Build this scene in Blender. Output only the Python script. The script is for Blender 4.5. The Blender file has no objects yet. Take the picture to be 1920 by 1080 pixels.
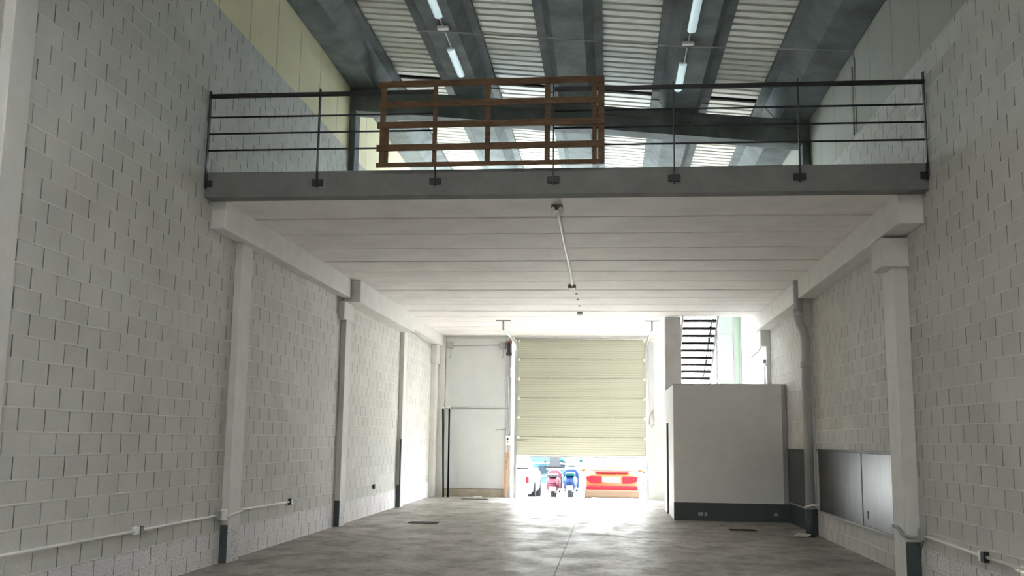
import bpy, bmesh, math, random
from mathutils import Vector, Matrix
random.seed(7)
sc = bpy.context.scene
COL = sc.collection
# ------------------------------------------------------------------ camera
F_PX, YAW, PITCH, ROLL = 1866.5, -0.0981, 0.1501, 0.0131
cam = bpy.data.cameras.new('camera'); co = bpy.data.objects.new('camera', cam); COL.objects.link(co)
cam.sensor_width = 36.0; cam.lens = 36.0 * F_PX / 1920.0; cam.clip_start = 0.05; cam.clip_end = 400
_cy, _sy = math.cos(YAW), math.sin(YAW)
_f = Vector((_sy * math.cos(PITCH), _cy * math.cos(PITCH), math.sin(PITCH)))
_r = Vector((_cy, -_sy, 0)); _u = _r.cross(_f)
_r2 = math.cos(ROLL) * _r + math.sin(ROLL) * _u; _u2 = -math.sin(ROLL) * _r + math.cos(ROLL) * _u
_m = Matrix((_r2, _u2, -_f)).transposed().to_4x4(); _m.translation = Vector((0, 0, 1.6)); co.matrix_world = _m
sc.camera = co
# ------------------------------------------------------------------ world, sun, exposure
SKY = 30.0; SKY_Y, SKY_L = 0.2, 2.5   # sky strength; place and length of two unseen skylights added for near-wall light
w = bpy.data.worlds.new('world'); sc.world = w; w.use_nodes = True
bg = w.node_tree.nodes['Background']; bg.inputs[0].default_value = (0.88, 0.95, 1.0, 1); bg.inputs[1].default_value = SKY
sun = bpy.data.lights.new('sun', 'SUN'); sun.energy = 85; sun.angle = 0.02; sun.color = (1, .95, .88)
so = bpy.data.objects.new('sun', sun); COL.objects.link(so); so.rotation_euler = Vector((-.25, -1, -.52)).to_track_quat('-Z', 'Y').to_euler()
def daylight(name, x0, x1, y, z0, z1, toward, power=0, color=(.85, .93, 1)):
    """an area lamp filling an opening; power 0 = a sky portal"""
    l = bpy.data.lights.new(name, 'AREA'); l.shape = 'RECTANGLE'; l.size = x1 - x0; l.size_y = z1 - z0
    o = bpy.data.objects.new(name, l); COL.objects.link(o); o.location = ((x0 + x1) / 2, y, (z0 + z1) / 2)
    o.rotation_euler = (math.radians(-90 if toward > 0 else 90) * -1, 0, 0) if False else Vector((0, toward, 0)).to_track_quat('-Z', 'Z').to_euler()
    if power == 0: l.cycles.is_portal = True
    else: l.energy = power; l.color = color
    return o
daylight('door_opening_light', -2.57, 1.03, 28.3, 0.0, 1.14, -1)
daylight('upper_window_light', -4.3, 1.2, 28.1, 5.9, 6.8, -1)
daylight('stair_window_light', 1.9, 3.6, 28.1, 2.6, 5.2, -1)
for _n, _x in (('added_skylight_light', -1.62), ('added_skylight_light', .355)):
    _l = daylight(_n, _x - .44, _x + .44, SKY_Y + SKY_L / 2, 8.6 - SKY_L / 2, 8.6 + SKY_L / 2, -1)
    _l.rotation_euler = (0, 0, 0); _l.location.z = 8.2 - .0948 * (_x + 4.91) + .62
sc.view_settings.view_transform = 'Standard'; sc.view_settings.look = 'None'
sc.view_settings.exposure = 1.05; sc.view_settings.gamma = 1.0; sc.view_settings.use_curve_mapping = False
sc.cycles.max_bounces = 10; sc.cycles.diffuse_bounces = 7; sc.cycles.glossy_bounces = 4
sc.cycles.sample_clamp_indirect = 12.0; sc.cycles.caustics_reflective = True; sc.cycles.blur_glossy = 1.0; sc.cycles.caustics_refractive = False
# ------------------------------------------------------------------ dimensions
WL, WR, ZC, ZF, ZB, YM, YE = -4.91, 3.63, 4.47, 4.77, 4.12, 11.55, 27.8
def zr(x): return 8.2 - 0.0948 * (x + 4.91)
# ------------------------------------------------------------------ materials
class NT:
    def __init__(s, name):
        s.m = bpy.data.materials.new(name); s.m.use_nodes = True; s.t = s.m.node_tree
        s.b = s.t.nodes['Principled BSDF']; s.out = s.t.nodes['Material Output']
        s._p = None
    def n(s, typ, **kw):
        o = s.t.nodes.new(typ)
        for k, v in kw.items(): setattr(o, k, v)
        return o
    def l(s, a, b): s.t.links.new(a, b)
    def pos(s):
        if s._p is None: s._p = s.n('ShaderNodeNewGeometry').outputs['Position']
        return s._p
    def xyz(s, src=None):
        o = s.n('ShaderNodeSeparateXYZ'); s.l(src or s.pos(), o.inputs[0]); return o.outputs
    def math(s, op, a, b=None, c=None):
        o = s.n('ShaderNodeMath', operation=op)
        for i, v in enumerate((a, b, c)):
            if v is None: continue
            if isinstance(v, (int, float)): o.inputs[i].default_value = v
            else: s.l(v, o.inputs[i])
        return o.outputs[0]
    def noise(s, scale, detail=4, rough=.6, stretch=None, vec=None):
        o = s.n('ShaderNodeTexNoise'); o.inputs['Scale'].default_value = scale
        o.inputs['Detail'].default_value = detail; o.inputs['Roughness'].default_value = rough
        v = vec or s.pos()
        if stretch:
            mp = s.n('ShaderNodeMapping'); mp.inputs['Scale'].default_value = stretch; s.l(v, mp.inputs[0]); v = mp.outputs[0]
        s.l(v, o.inputs['Vector']); return o.outputs[0]
    def ramp(s, v, p):
        o = s.n('ShaderNodeValToRGB'); e = o.color_ramp.elements
        while len(e) < len(p): e.new(.5)
        for k, (a, c) in enumerate(p):
            e[k].position = a; e[k].color = (c if isinstance(c, tuple) else (c, c, c)) + (1,)
        s.l(v, o.inputs[0]); return o.outputs[0]
    def mix(s, f, a, b, typ='MIX'):
        o = s.n('ShaderNodeMix', data_type='RGBA', blend_type=typ)
        for i, v in ((0, f), (6, a), (7, b)):
            if isinstance(v, (int, float)): o.inputs[i].default_value = v
            elif isinstance(v, tuple): o.inputs[i].default_value = v + (1,)
            else: s.l(v, o.inputs[i])
        return o.outputs[2]
    def color(s, c):
        if isinstance(c, tuple): s.b.inputs['Base Color'].default_value = c + (1,)
        else: s.l(c, s.b.inputs['Base Color'])
    def rough(s, r):
        if isinstance(r, (int, float)): s.b.inputs['Roughness'].default_value = r
        else: s.l(r, s.b.inputs['Roughness'])
    def bump(s, h, strength=.5, dist=.01):
        o = s.n('ShaderNodeBump'); o.inputs['Strength'].default_value = strength; o.inputs['Distance'].default_value = dist
        s.l(h, o.inputs['Height']); s.l(o.outputs[0], s.b.inputs['Normal'])
def sc3(c, k): return tuple(min(1, v * k) for v in c)
def plain(name, c, rough=.6, metal=0., mott=.08, scale=3., bump=.15, spec=None):
    t = NT(name); n = t.noise(scale, 5, .65)
    t.color(t.ramp(n, [(.3, sc3(c, 1 - mott * 1.6)), (.7, sc3(c, 1 + mott))]))
    t.rough(rough); t.b.inputs['Metallic'].default_value = metal
    if spec is not None: t.b.inputs['Specular IOR Level'].default_value = spec
    if bump: t.bump(t.noise(scale * 12, 4, .6), bump, .004)
    return t.m
def block_mat(name, c, dado_right=False):
    t = NT(name); x, y, z = t.xyz()
    dn = t.noise(1.3, 3, .5); wob = t.math('MULTIPLY', t.math('SUBTRACT', dn, .5), .03)
    zz = t.math('ADD', z, wob)
    row = t.math('FLOOR', t.math('DIVIDE', zz, .2)); fz = t.math('FRACT', t.math('DIVIDE', zz, .2))
    par = t.math('FRACT', t.math('MULTIPLY', row, .5))
    rj = t.n('ShaderNodeTexWhiteNoise', noise_dimensions='1D'); t.l(row, rj.inputs['W'])
    off = t.math('ADD', par, t.math('MULTIPLY', rj.outputs[0], .22))
    yy = t.math('ADD', t.math('ADD', y, t.math('MULTIPLY', t.math('SUBTRACT', t.noise(4, 2, .5), .5), .015)), 40.0)
    u = t.math('ADD', t.math('DIVIDE', yy, .4), off); cu = t.math('FLOOR', u); fu = t.math('FRACT', u)
    cid = t.n('ShaderNodeCombineXYZ'); t.l(cu, cid.inputs[0]); t.l(row, cid.inputs[1])
    wn = t.n('ShaderNodeTexWhiteNoise', noise_dimensions='2D'); t.l(cid.outputs[0], wn.inputs['Vector'])
    # distance to joints in metres
    du = t.math('MULTIPLY', t.math('MINIMUM', fu, t.math('SUBTRACT', 1.0, fu)), .4)
    dz = t.math('MULTIPLY', t.math('MINIMUM', fz, t.math('SUBTRACT', 1.0, fz)), .2)
    jv = t.ramp(t.math('MULTIPLY', du, 10), [(.045, 1.), (.10, 0.)])
    jstr = t.ramp(wn.outputs[0], [(.0, .15), (.35, .8), (1., 1.)])
    jv = t.math('MULTIPLY', t.math('MULTIPLY', jv, jstr), t.ramp(t.math('MULTIPLY', dz, 10), [(.06, 0.), (.12, 1.)]))
    jh = t.ramp(t.math('MULTIPLY', dz, 10), [(.02, 1.), (.13, 0.)])
    jh = t.math('MULTIPLY', jh, t.ramp(t.noise(2.5, 4, .7), [(.38, .15), (.62, 1.)]))
    base = t.ramp(t.noise(1.1, 5, .6), [(.3, sc3(c, .90)), (.7, sc3(c, 1.08))])
    base = t.mix(t.math('MULTIPLY', wn.outputs[0], .22), base, sc3(c, .6))
    spk = t.noise(55, 3, .7)
    # dado: lime-washed blocks of the bottom two courses, ragged edge
    edge = t.math('ADD', t.math('MULTIPLY', t.math('SUBTRACT', t.noise(5, 5, .75), .5), .16), .4)
    msk = t.ramp(t.math('MULTIPLY', t.math('SUBTRACT', edge, z), 10), [(.0, 0.), (.08, 1.)])
    if dado_right: msk = t.math('MULTIPLY', msk, t.math('LESS_THAN', y, 12.9))
    lime = t.ramp(spk, [(.34, (.36, .34, .36)), (.47, (.88, .85, .88)), (.6, (.97, .95, .96))])
    lime = t.mix(t.ramp(t.noise(.9, 2, .5), [(.45, 0.), (.7, .45)]), lime, (.6, .58, .62))
    colr = t.mix(msk, base, lime)
    colr = t.mix(t.math('MULTIPLY', jh, .62), colr, sc3(c, 1.42))
    colr = t.mix(t.math('MULTIPLY', jv, .95), colr, sc3(c, .10))
    # paint chips
    ch = t.ramp(t.noise(3.3, 6, .8), [(.765, 0.), (.785, 1.)]); colr = t.mix(t.math('MULTIPLY', ch, .6), colr, sc3(c, 1.6))
    t.color(colr); t.rough(.75)
    h = t.math('SUBTRACT', t.math('MULTIPLY', jh, .35), jv)
    h = t.math('ADD', h, t.math('MULTIPLY', t.noise(30, 5, .7), .35))
    t.bump(h, 1.0, .016)
    return t.m
M = {}
M['block_l'] = block_mat('painted_block_left', (.68, .68, .645))
M['block_r'] = block_mat('painted_block_right', (.67, .66, .63), True)
M['paint'] = plain('painted_concrete', (.74, .735, .71), .6, mott=.05)
M['pillar'] = plain('grey_pillar_concrete', (.55, .55, .54), .7, mott=.06)
M['soffit'] = plain('soffit_paint', (.88, .845, .83), .65, mott=.06, scale=1.5)
M['fascia'] = plain('fascia_concrete', (.20, .20, .195), .8, mott=.12, scale=2.5)
M['white'] = plain('white_wall', (.78, .79, .77), .6, mott=.04)
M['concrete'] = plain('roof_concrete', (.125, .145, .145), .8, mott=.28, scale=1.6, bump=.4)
M['corr'] = plain('corrugated_sheet', (.72, .71, .64), .45, mott=.06, metal=.0)
M['black'] = plain('black_steel', (.012, .012, .014), .5, mott=.1)
M['darkpaint'] = plain('dark_green_grey_paint', (.055, .075, .078), .5, mott=.08)
M['box'] = plain('closet_paint', (.80, .81, .82), .6, mott=.03)
M['hinge'] = plain('hinge_plate', (.5, .5, .44), .5, bump=0)
M['steel'] = plain('galvanised_steel', (.55, .57, .58), .35, metal=.8)
M['pipe'] = plain('grey_pipe', (.5, .51, .52), .4, mott=.05)
M['pvc'] = plain('white_conduit', (.92, .91, .88), .4, mott=.03)
M['grey'] = plain('grey_plastic', (.38, .38, .38), .5, mott=.05)
M['lgrey'] = plain('light_grey_panel', (.66, .69, .70), .5, mott=.03)
M['beige'] = plain('beige_sill', (.42, .38, .30), .7, mott=.15)
M['greenglass'] = plain('pale_green_panel', (.66, .78, .70), .3, mott=.03)
M['dgrey'] = plain('dark_grey_plastic', (.10, .10, .10), .5, mott=.05)
M['red'] = plain('red_paint', (.22, .07, .06), .4)
M['rag'] = plain('rag_cloth', (.75, .73, .66), .9)
def wood_mat(name, c):
    t = NT(name); n = t.noise(2.0, 6, .7, (4, 4, 25)); k = t.noise(9, 3, .6)
    v = t.mix(t.ramp(n, [(.35, 0.), (.7, 1.)]), sc3(c, .55), sc3(c, 1.25))
    v = t.mix(t.ramp(k, [(.66, 0.), (.74, .8)]), v, sc3(c, .3)); t.color(v); t.rough(.7); t.bump(n, .3, .004); return t.m
M['wood'] = wood_mat('pine_board', (.15, .08, .036))
M['stick'] = wood_mat('stick_wood', (.55, .33, .2))
# floor
t = NT('power_floated_concrete'); x, y, z = t.xyz()
n1 = t.noise(.5, 8, .66, (1., .7, 1)); n2 = t.noise(1.7, 9, .74, (1., .8, 1)); n3 = t.noise(7, 5, .7, (1, 1.2, 1))
c = t.ramp(n1, [(.3, (.20, .185, .165)), (.5, (.33, .315, .29)), (.72, (.60, .58, .545))])
c = t.mix(t.ramp(n2, [(.38, .8), (.56, 0.)]), c, (.15, .135, .11), 'MIX')
c = t.mix(t.ramp(n3, [(.5, 0.), (.72, .5)]), c, (.56, .54, .50))
jd = t.math('ABSOLUTE', t.math('ADD', x, .652)); j = t.math('LESS_THAN', jd, .009)
j2 = t.math('LESS_THAN', t.math('ABSOLUTE', t.math('SUBTRACT', y, 4.2)), .01)
j = t.math('MAXIMUM', j, j2)
t.color(t.mix(j, c, (.03, .03, .03)))
t.rough(t.ramp(n2, [(.3, .6), (.6, .36)]))
t.b.inputs['Specular IOR Level'].default_value = .4
h = t.math('ADD', t.math('MULTIPLY', n2, .8), t.math('MULTIPLY', n3, .25)); t.bump(h, .16, .02)
M['floor'] = t.m
# ribbed sandwich panel (vertical ribs along y, joints every 1.1 m)
def ribbed(name, c):
    t = NT(name); x, y, z = t.xyz(); f = t.math('FRACT', t.math('DIVIDE', t.math('ADD', y, 20.35), 1.1))
    r = t.math('FRACT', t.math('DIVIDE', y, .085)); base = t.ramp(t.noise(1.2, 4, .6), [(.3, sc3(c, .93)), (.7, sc3(c, 1.04))])
    jm = t.math('LESS_THAN', f, .016); t.color(t.mix(jm, base, sc3(c, .35))); t.rough(.5)
    hh = t.math('SUBTRACT', t.math('MULTIPLY', t.math('LESS_THAN', r, .2), -.25), t.math('MULTIPLY', jm, 1.)); t.bump(hh, .5, .008); return t.m
M['panel_l'] = ribbed('cream_ribbed_panel_lit', (.90, .84, .58)); M['panel_r'] = ribbed('cream_ribbed_panel_shaded', (.42, .44, .385))  # one panel type in lit and shaded tones, light put into the colour
# sectional door skin: horizontal ribs
t = NT('sectional_door_skin'); x, y, z = t.xyz(); f = t.math('FRACT', t.math('DIVIDE', z, .066))
t.color(t.mix(t.math('LESS_THAN', f, .16), (.46, .47, .38), (.35, .365, .29))); t.rough(.4)
t.bump(t.math('MULTIPLY', t.math('LESS_THAN', f, .2), -1.), .6, .01); M['door'] = t.m
_tr = t.n('ShaderNodeBsdfTranslucent'); _tr.inputs[0].default_value = (.80, .84, .62, 1); _ms = t.n('ShaderNodeMixShader'); _ms.inputs[0].default_value = .010  # faint translucency added so the door glows and brightens the hall
t.l(t.b.outputs[0], _ms.inputs[1]); t.l(_tr.outputs[0], _ms.inputs[2]); t.l(_ms.outputs[0], t.out.inputs[0])
# black glossy cladding sheet
t = NT('dark_cladding_sheet'); n = t.noise(1.2, 5, .6, (1, 5, .6)); t.color(t.ramp(n, [(.3, (.02, .02, .022)), (.7, (.035, .035, .038))]))
t.rough(t.ramp(n, [(.3, .34), (.7, .28)])); t.b.inputs['Specular IOR Level'].default_value = .25
t.bump(t.noise(1.2, 2, .5, (1, 2.5, .4)), .05, .01); M['clad'] = t.m
def glass_mat(name, c, rough, alpha=None):
    t = NT(name); t.color(c); t.rough(rough); t.b.inputs['Transmission Weight'].default_value = 1; t.b.inputs['IOR'].default_value = 1.02 if rough else 1.45; return t.m
def translucent(name, c, k=.6):
    t = NT(name); tr = t.n('ShaderNodeBsdfTranslucent'); tr.inputs[0].default_value = c + (1,)
    ms = t.n('ShaderNodeMixShader'); ms.inputs[0].default_value = k; t.color(c); t.l(t.b.outputs[0], ms.inputs[1]); t.l(tr.outputs[0], ms.inputs[2]); t.l(ms.outputs[0], t.out.inputs[0]); return t.m
t = NT('daylight_tint_glass'); _a = t.n('ShaderNodeBsdfTransparent'); _a.inputs[0].default_value = (.90, .96, 1, 1); t.l(_a.outputs[0], t.out.inputs[0]); M['pane2'] = t.m  # tint put into the glass to cool daylight on the upper walls
M['frost'] = translucent('frosted_green_glass', (.55, .72, .62), .035)
t = NT('window_glass'); _a = t.n('ShaderNodeBsdfTransparent'); _a.inputs[0].default_value = (.97, .95, .925, 1); _g = t.n('ShaderNodeBsdfGlossy'); _g.inputs['Roughness'].default_value = .03
_x = t.n('ShaderNodeMixShader'); _x.inputs[0].default_value = .06; t.l(_a.outputs[0], _x.inputs[1]); t.l(_g.outputs[0], _x.inputs[2]); t.l(_x.outputs[0], t.out.inputs[0]); M['pane'] = t.m
def lamp_mat(name, c, s):
    t = NT(name); t.color(c); t.rough(.4); t.b.inputs['Emission Color'].default_value = c + (1,); t.b.inputs['Emission Strength'].default_value = s; return t.m
M['tube'] = lamp_mat('diffuser', (.62, .80, .84), .22)
def flat(name, c, r=.5, metal=0, coat=0):
    t = NT(name); t.color(c); t.rough(r); t.b.inputs['Metallic'].default_value = metal; t.b.inputs['Specular IOR Level'].default_value = .04; return t.m
M['asphalt'] = plain('street_paving', (.5, .5, .48), .8, scale=2)
M['stucco'] = plain('white_stucco', (.8, .8, .78), .8)
M['pblue'] = flat('pale_blue_shutter', (.013, .028, .032)); M['dblue'] = flat('dark_blue_window', (.004, .007, .010), .4)
M['carpaint'] = flat('orange_red_car_paint', (.09, .020, .009), .3, 0, 1); M['tail'] = flat('red_tail_light', (.05, .0012, .003), .4)
M['carglass'] = flat('car_glass', (.0045, .008, .015), .4); M['rubber'] = flat('rubber', (.006, .006, .007), .8)
M['bumper'] = flat('tan_bumper', (.026, .017, .011), .6); M['plate'] = flat('plate_white', (.8, .8, .8), .4)
M['bikeblue'] = flat('blue_scooter_paint', (.0006, .0045, .02), .35, 0, 1); M['bikepink'] = flat('pink_red_paint', (.03, .007, .012), .35, 0, 1)
M['bikegrey'] = flat('grey_screen', (.011, .012, .014), .5); M['teal'] = flat('teal_trim', (.001, .014, .015), .4)
M['carwhite'] = flat('white_car_paint', (.7, .7, .7), .3, 0, 1); M['leaf'] = plain('blue_green_leaves', (.006, .010, .014), .6, scale=8)
# ------------------------------------------------------------------ helpers
class MB:
    def __init__(s): s.bm = bmesh.new()
    def box(s, x0, x1, y0, y1, z0, z1, bev=0.0, seg=1):
        b = s.bm; vs = [b.verts.new((x, y, z)) for z in (z0, z1) for y in (y0, y1) for x in (x0, x1)]
        fs = [(0, 2, 3, 1), (4, 5, 7, 6), (0, 1, 5, 4), (2, 6, 7, 3), (0, 4, 6, 2), (1, 3, 7, 5)]
        nf = [b.faces.new([vs[i] for i in f]) for f in fs]
        if bev:
            es = list({e for f in nf for e in f.edges}); bmesh.ops.bevel(b, geom=es, offset=bev, segments=seg, affect='EDGES', profile=.5)
        return s
    def prism(s, pts, axis, a0, a1, shear=None):
        """polygon pts in the two other axes (in xyz order), extruded along axis"""
        b = s.bm; rings = []
        for a in (a0, a1):
            ring = []
            for p, q in pts:
                v = {'x': (a, p, q), 'y': (p, a, q), 'z': (p, q, a)}[axis]
                if shear: v = (v[0], v[1], v[2] + shear(v[0]))
                ring.append(b.verts.new(v))
            rings.append(ring)
        n = len(pts)
        for i in range(n): b.faces.new((rings[0][i], rings[0][(i + 1) % n], rings[1][(i + 1) % n], rings[1][i]))
        b.faces.new(rings[0][::-1]); b.faces.new(rings[1]); return s
    def tube(s, pts, r, seg=10, cap=True):
        b = s.bm; pts = [Vector(p) for p in pts]; rs = r if isinstance(r, (list, tuple)) else [r] * len(pts); rings = []
        prev = None
        for i, p in enumerate(pts):
            if i == 0: d = pts[1] - p
            elif i == len(pts) - 1: d = p - pts[-2]
            else: d = (pts[i + 1] - p).normalized() + (p - pts[i - 1]).normalized()
            d.normalize(); a = prev if prev is not None else (Vector((0, 0, 1)) if abs(d.z) < .9 else Vector((1, 0, 0)))
            e1 = d.cross(a)
            if e1.length < 1e-4: e1 = d.cross(Vector((0, 1, 0)))
            e1.normalize(); e2 = d.cross(e1); prev = -e2 if False else a
            rings.append([b.verts.new(p + rs[i] * (math.cos(k * 2 * math.pi / seg) * e1 + math.sin(k * 2 * math.pi / seg) * e2)) for k in range(seg)])
        for i in range(len(pts) - 1):
            for k in range(seg): b.faces.new((rings[i][k], rings[i][(k + 1) % seg], rings[i + 1][(k + 1) % seg], rings[i + 1][k]))
        if cap: b.faces.new(rings[0][::-1]); b.faces.new(rings[-1])
        return s
    def loft(s, rings):
        b = s.bm; R = [[b.verts.new(p) for p in r] for r in rings]; n = len(R[0])
        for i in range(len(R) - 1):
            for k in range(n): b.faces.new((R[i][k], R[i][(k + 1) % n], R[i + 1][(k + 1) % n], R[i + 1][k]))
        b.faces.new(R[0][::-1]); b.faces.new(R[-1]); return s
    def blob(s, c, rx, ry, rz, seed=0, amp=.25, sub=2):
        rr = random.Random(seed); r = bmesh.ops.create_icosphere(s.bm, subdivisions=sub, radius=1)
        for v in r['verts']:
            k = 1 + rr.uniform(-amp, amp); v.co = Vector((c[0] + v.co.x * rx * k, c[1] + v.co.y * ry * k, c[2] + v.co.z * rz * k))
        return s
    def build(s, name, mat, parent=None, smooth=False, label=None):
        bmesh.ops.recalc_face_normals(s.bm, faces=s.bm.faces[:])
        if parent is not None:
            o0 = parent
            off = Vector((0, 0, 0))
            while o0 is not None: off += Vector(o0.location); o0 = o0.parent
            bmesh.ops.translate(s.bm, verts=s.bm.verts[:], vec=-off)
        me = bpy.data.meshes.new(name); s.bm.to_mesh(me); s.bm.free()
        if smooth:
            for p in me.polygons: p.use_smooth = True
        o = bpy.data.objects.new(name, me); COL.objects.link(o); me.materials.append(mat)
        if parent is not None: o.parent = parent
        if label: o['label'] = label
        return o
def tag(o, label, cat, group=None, kind=None):
    o['label'] = label; o['category'] = cat
    if group: o['group'] = group
    if kind: o['kind'] = kind
    return o
def thing(name, loc, label, cat, group=None):
    o = bpy.data.objects.new(name, None); COL.objects.link(o); o.location = loc; o.empty_display_size = .2
    return tag(o, label, cat, group)
def struct(mb, name, mat, label, cat):
    o = mb.build(name, mat); return tag(o, label, cat, kind='structure')
def copy_tree(o, loc, label):
    r = o.copy(); COL.objects.link(r); r.location = loc; r['label'] = label
    for ch in o.children:
        c = ch.copy(); COL.objects.link(c); c.parent = r
        for g in ch.children:
            d = g.copy(); COL.objects.link(d); d.parent = c
    return r
# ------------------------------------------------------------------ the shell
struct(MB().box(-5.2, 3.95, -6.3, 28.25, -.3, 0), 'floor', M['floor'], 'grey-brown power-floated concrete floor with a long saw-cut joint', 'floor')
struct(MB().box(WL - .2, WL, -6.3, 28.05, 0, 6.95), 'wall_left', M['block_l'], 'grey painted concrete block wall on the left with white limewashed foot', 'wall')
struct(MB().box(WR, WR + .2, -6.3, 28.05, 0, 6.07), 'wall_right', M['block_r'], 'grey painted concrete block wall on the right', 'wall')
struct(MB().box(WL - .2, WL - .015, -6.3, 28.05, 6.95, 9.0), 'wall_left_upper', M['panel_l'], 'cream ribbed cladding panels above the left block wall', 'wall')
struct(MB().box(WR + .015, WR + .2, -6.3, 28.05, 6.07, 8.6), 'wall_right_upper', M['panel_r'], 'ribbed cladding panels, greyed to show shade, above the right block wall', 'wall')
# back wall with its openings
b = MB(); Y0, Y1 = YE, YE + .25
b.box(WL, -4.6, Y0, Y1, 0, ZF); b.box(-4.6, -2.57, Y0 + .06, Y1, 0, ZF)
b.box(-2.57, 1.03, Y0, Y1, 4.34, ZF); b.box(1.03, 1.9, Y0, Y1, 0, 5.9)
b.box(1.9, WR, Y0, Y1, 0, 2.6); b.box(1.9, WR, Y0, Y1, 5.2, 5.9)
b.box(WL, 1.03, Y0, Y1, ZF, 5.9); b.box(WL, -4.3, Y0, Y1, 5.9, 6.8); b.box(1.2, WR, Y0, Y1, 5.9, 6.8)
b.box(WL, WR, Y0, Y1, 6.8, 9.0)
struct(b, 'wall_back', M['white'], 'white end wall around the roller door and the stair window', 'wall')
# street-side wall behind the camera with its wide entrance
b = MB(); b.box(WL, WR, -6.25, -6.0, 0, 9.0)
struct(b, 'wall_front', M['white'], 'plain end wall behind the camera', 'wall')
# windows in the back wall
def window(name, x0, x1, z0, z1, n, label):
    o = thing(name, ((x0 + x1) / 2, YE + .1, z0), label, 'window'); o['kind'] = 'structure'
    f = MB(); f.box(x0, x1, YE + .07, YE + .13, z0, z0 + .05); f.box(x0, x1, YE + .07, YE + .13, z1 - .05, z1)
    for i in range(n + 1):
        xx = x0 + .03 + (x1 - x0 - .06) * i / n; f.box(xx - .03, xx + .03, YE + .065, YE + .135, z0 + .05, z1 - .05)
    f.build('window_frame', M['steel'], o); return o
w1 = window('window_1', 1.9, 3.0, 2.6, 5.2, 1, 'bright window behind the open stair')
MB().box(1.93, 2.97, YE + .09, YE + .1, 2.65, 5.15).build('pane', M['pane'], w1)
w2 = window('window_2', -4.3, 1.2, 5.9, 6.8, 4, 'long high window in the end wall above the mezzanine')
MB().box(-4.27, 1.17, YE + .09, YE + .1, 5.95, 6.75).build('pane', M['pane2'], w2)
w3 = thing('window_3', (3.3, YE + .1, 2.6), 'pale green frosted glazed panel right of the stair', 'window'); w3['kind'] = 'structure'
MB().box(3.02, 3.6, YE + .08, YE + .1, 2.6, 5.2).build('pane', M['frost'], w3)
f = MB(); f.box(3.42, 3.47, YE + .05, YE + .12, 2.6, 5.2); f.box(3.57, 3.62, YE + .0, YE + .12, 2.6, 5.2); f.box(3.02, 3.42, YE + .06, YE + .12, 4.52, 4.55); f.build('window_frame', M['pipe'], w3)
# mezzanine slab: planks, fascia
b = MB(); y = 11.62; js = [11.62]
k = 0
while js[-1] < 27.7: js.append(12.69 + 1.07 * k); k += 1
js[-1] = 27.8
for i in range(len(js) - 1):
    a, c_ = js[i], js[i + 1]; g0 = .085 if (i - 1) % 3 == 0 else .03
    x1 = WR if a < 23.3 else 1.31
    b.box(WL, x1, a + g0, c_ - .003, ZC, ZC + .17, .004)
b.box(WL, WR, 11.62, 23.39, ZC + .15, ZF); b.box(WL, 1.31, 23.39, 27.8, ZC + .15, ZF)
struct(b, 'ceiling', M['soffit'], 'white painted plank soffit under the mezzanine', 'ceiling')
b = MB(); n = 60; yf = 11.42
b.box(WL, WR, yf, 11.63, 4.455, ZF, .008)
tag(b.build('edge_beam', M['fascia']), 'long grey concrete edge beam of the mezzanine carrying the railing', 'beam')
# ------------------------------------------------------------------ mezzanine side beams
def beam(x0, x1, y0, y1, z0, z1, label, name='ceiling_beam', mat='paint', grp=None):
    return tag(MB().box(x0, x1, y0, y1, z0, z1, .012, 2).build(name, M[mat]), label, 'beam', grp)
beam(WL, -4.72, 11.66, 17.72, ZB, ZC, 'white painted beam along left wall at the front of the mezzanine')
beam(WL, -4.57, 17.86, 23.08, 4.05, ZC, 'thicker white beam along left wall in the middle bay')
beam(WL, -4.66, 23.1, 27.78, ZB + .05, ZC, 'white beam along left wall nearest the end wall')
beam(3.335, WR, 11.66, 17.85, ZB, ZC, 'white painted beam along right wall at the front of the mezzanine')
beam(3.35, WR, 18.25, 23.38, ZB - .02, ZC, 'white beam along right wall behind the downpipe')
# ------------------------------------------------------------------ columns
t = NT('limed_column_foot'); _s = t.noise(55, 3, .7); t.color(t.ramp(_s, [(.36, (.36, .35, .36)), (.5, (.78, .76, .77)), (.62, (.93, .91, .92))])); t.rough(.8); t.bump(_s, .5, .01); M['lime'] = t.m
def column(x0, x1, y0, y1, ztop, label, wall, corbel=None, dado=.45, dark=True, grp=None, zbot=0):
    o = thing('column', ((x0 + x1) / 2, (y0 + y1) / 2, 0), label, 'column', grp)
    MB().box(x0, x1, y0, y1, zbot, ztop, .008).build('shaft', M['paint'], o)
    if dark: MB().box(x0, x1, y0 - .004, y0, 0, dado).build('dark_painted_foot', M['darkpaint'], o, label='dark grey-green painted foot')
    if dark and wall == 'l': MB().box(x1, x1 + .003, y0 + .004, y1 - .004, 0, dado - .05).build('limed_foot', M['lime'], o, label='speckled limewashed foot')
    if corbel:
        c0, c1, cy0, cy1, z0, z1 = corbel
        MB().box(c0, c1, cy0, cy1, z0, z1, .01).build('corbel', M['paint'], o)
    return o
column(WL, -4.81, 7.25, 7.56, 6.9, 'pale pilaster nearest the camera on the left wall', 'l', dark=False)
column(WL, -4.81, 12.52, 12.93, ZB, 'left wall column beside the first mezzanine bay with a switch box on it', 'l', dado=.47)
column(WL, -4.81, 17.84, 18.2, 4.0, 'second left column with square corbel under the beam joint', 'l', (WL, -4.79, 17.6, 18.3, 3.72, 4.045), dado=.46)
column(WL, -4.81, 23.1, 23.45, ZB, 'third left column with a dark strip standing against it', 'l', dado=.5)
column(WL, -4.78, 27.3, 27.7, ZB + .04, 'slim white column in the far left corner', 'l', (WL, -4.74, 27.2, 27.75, 3.65, ZB + .04), dark=False)
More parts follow.
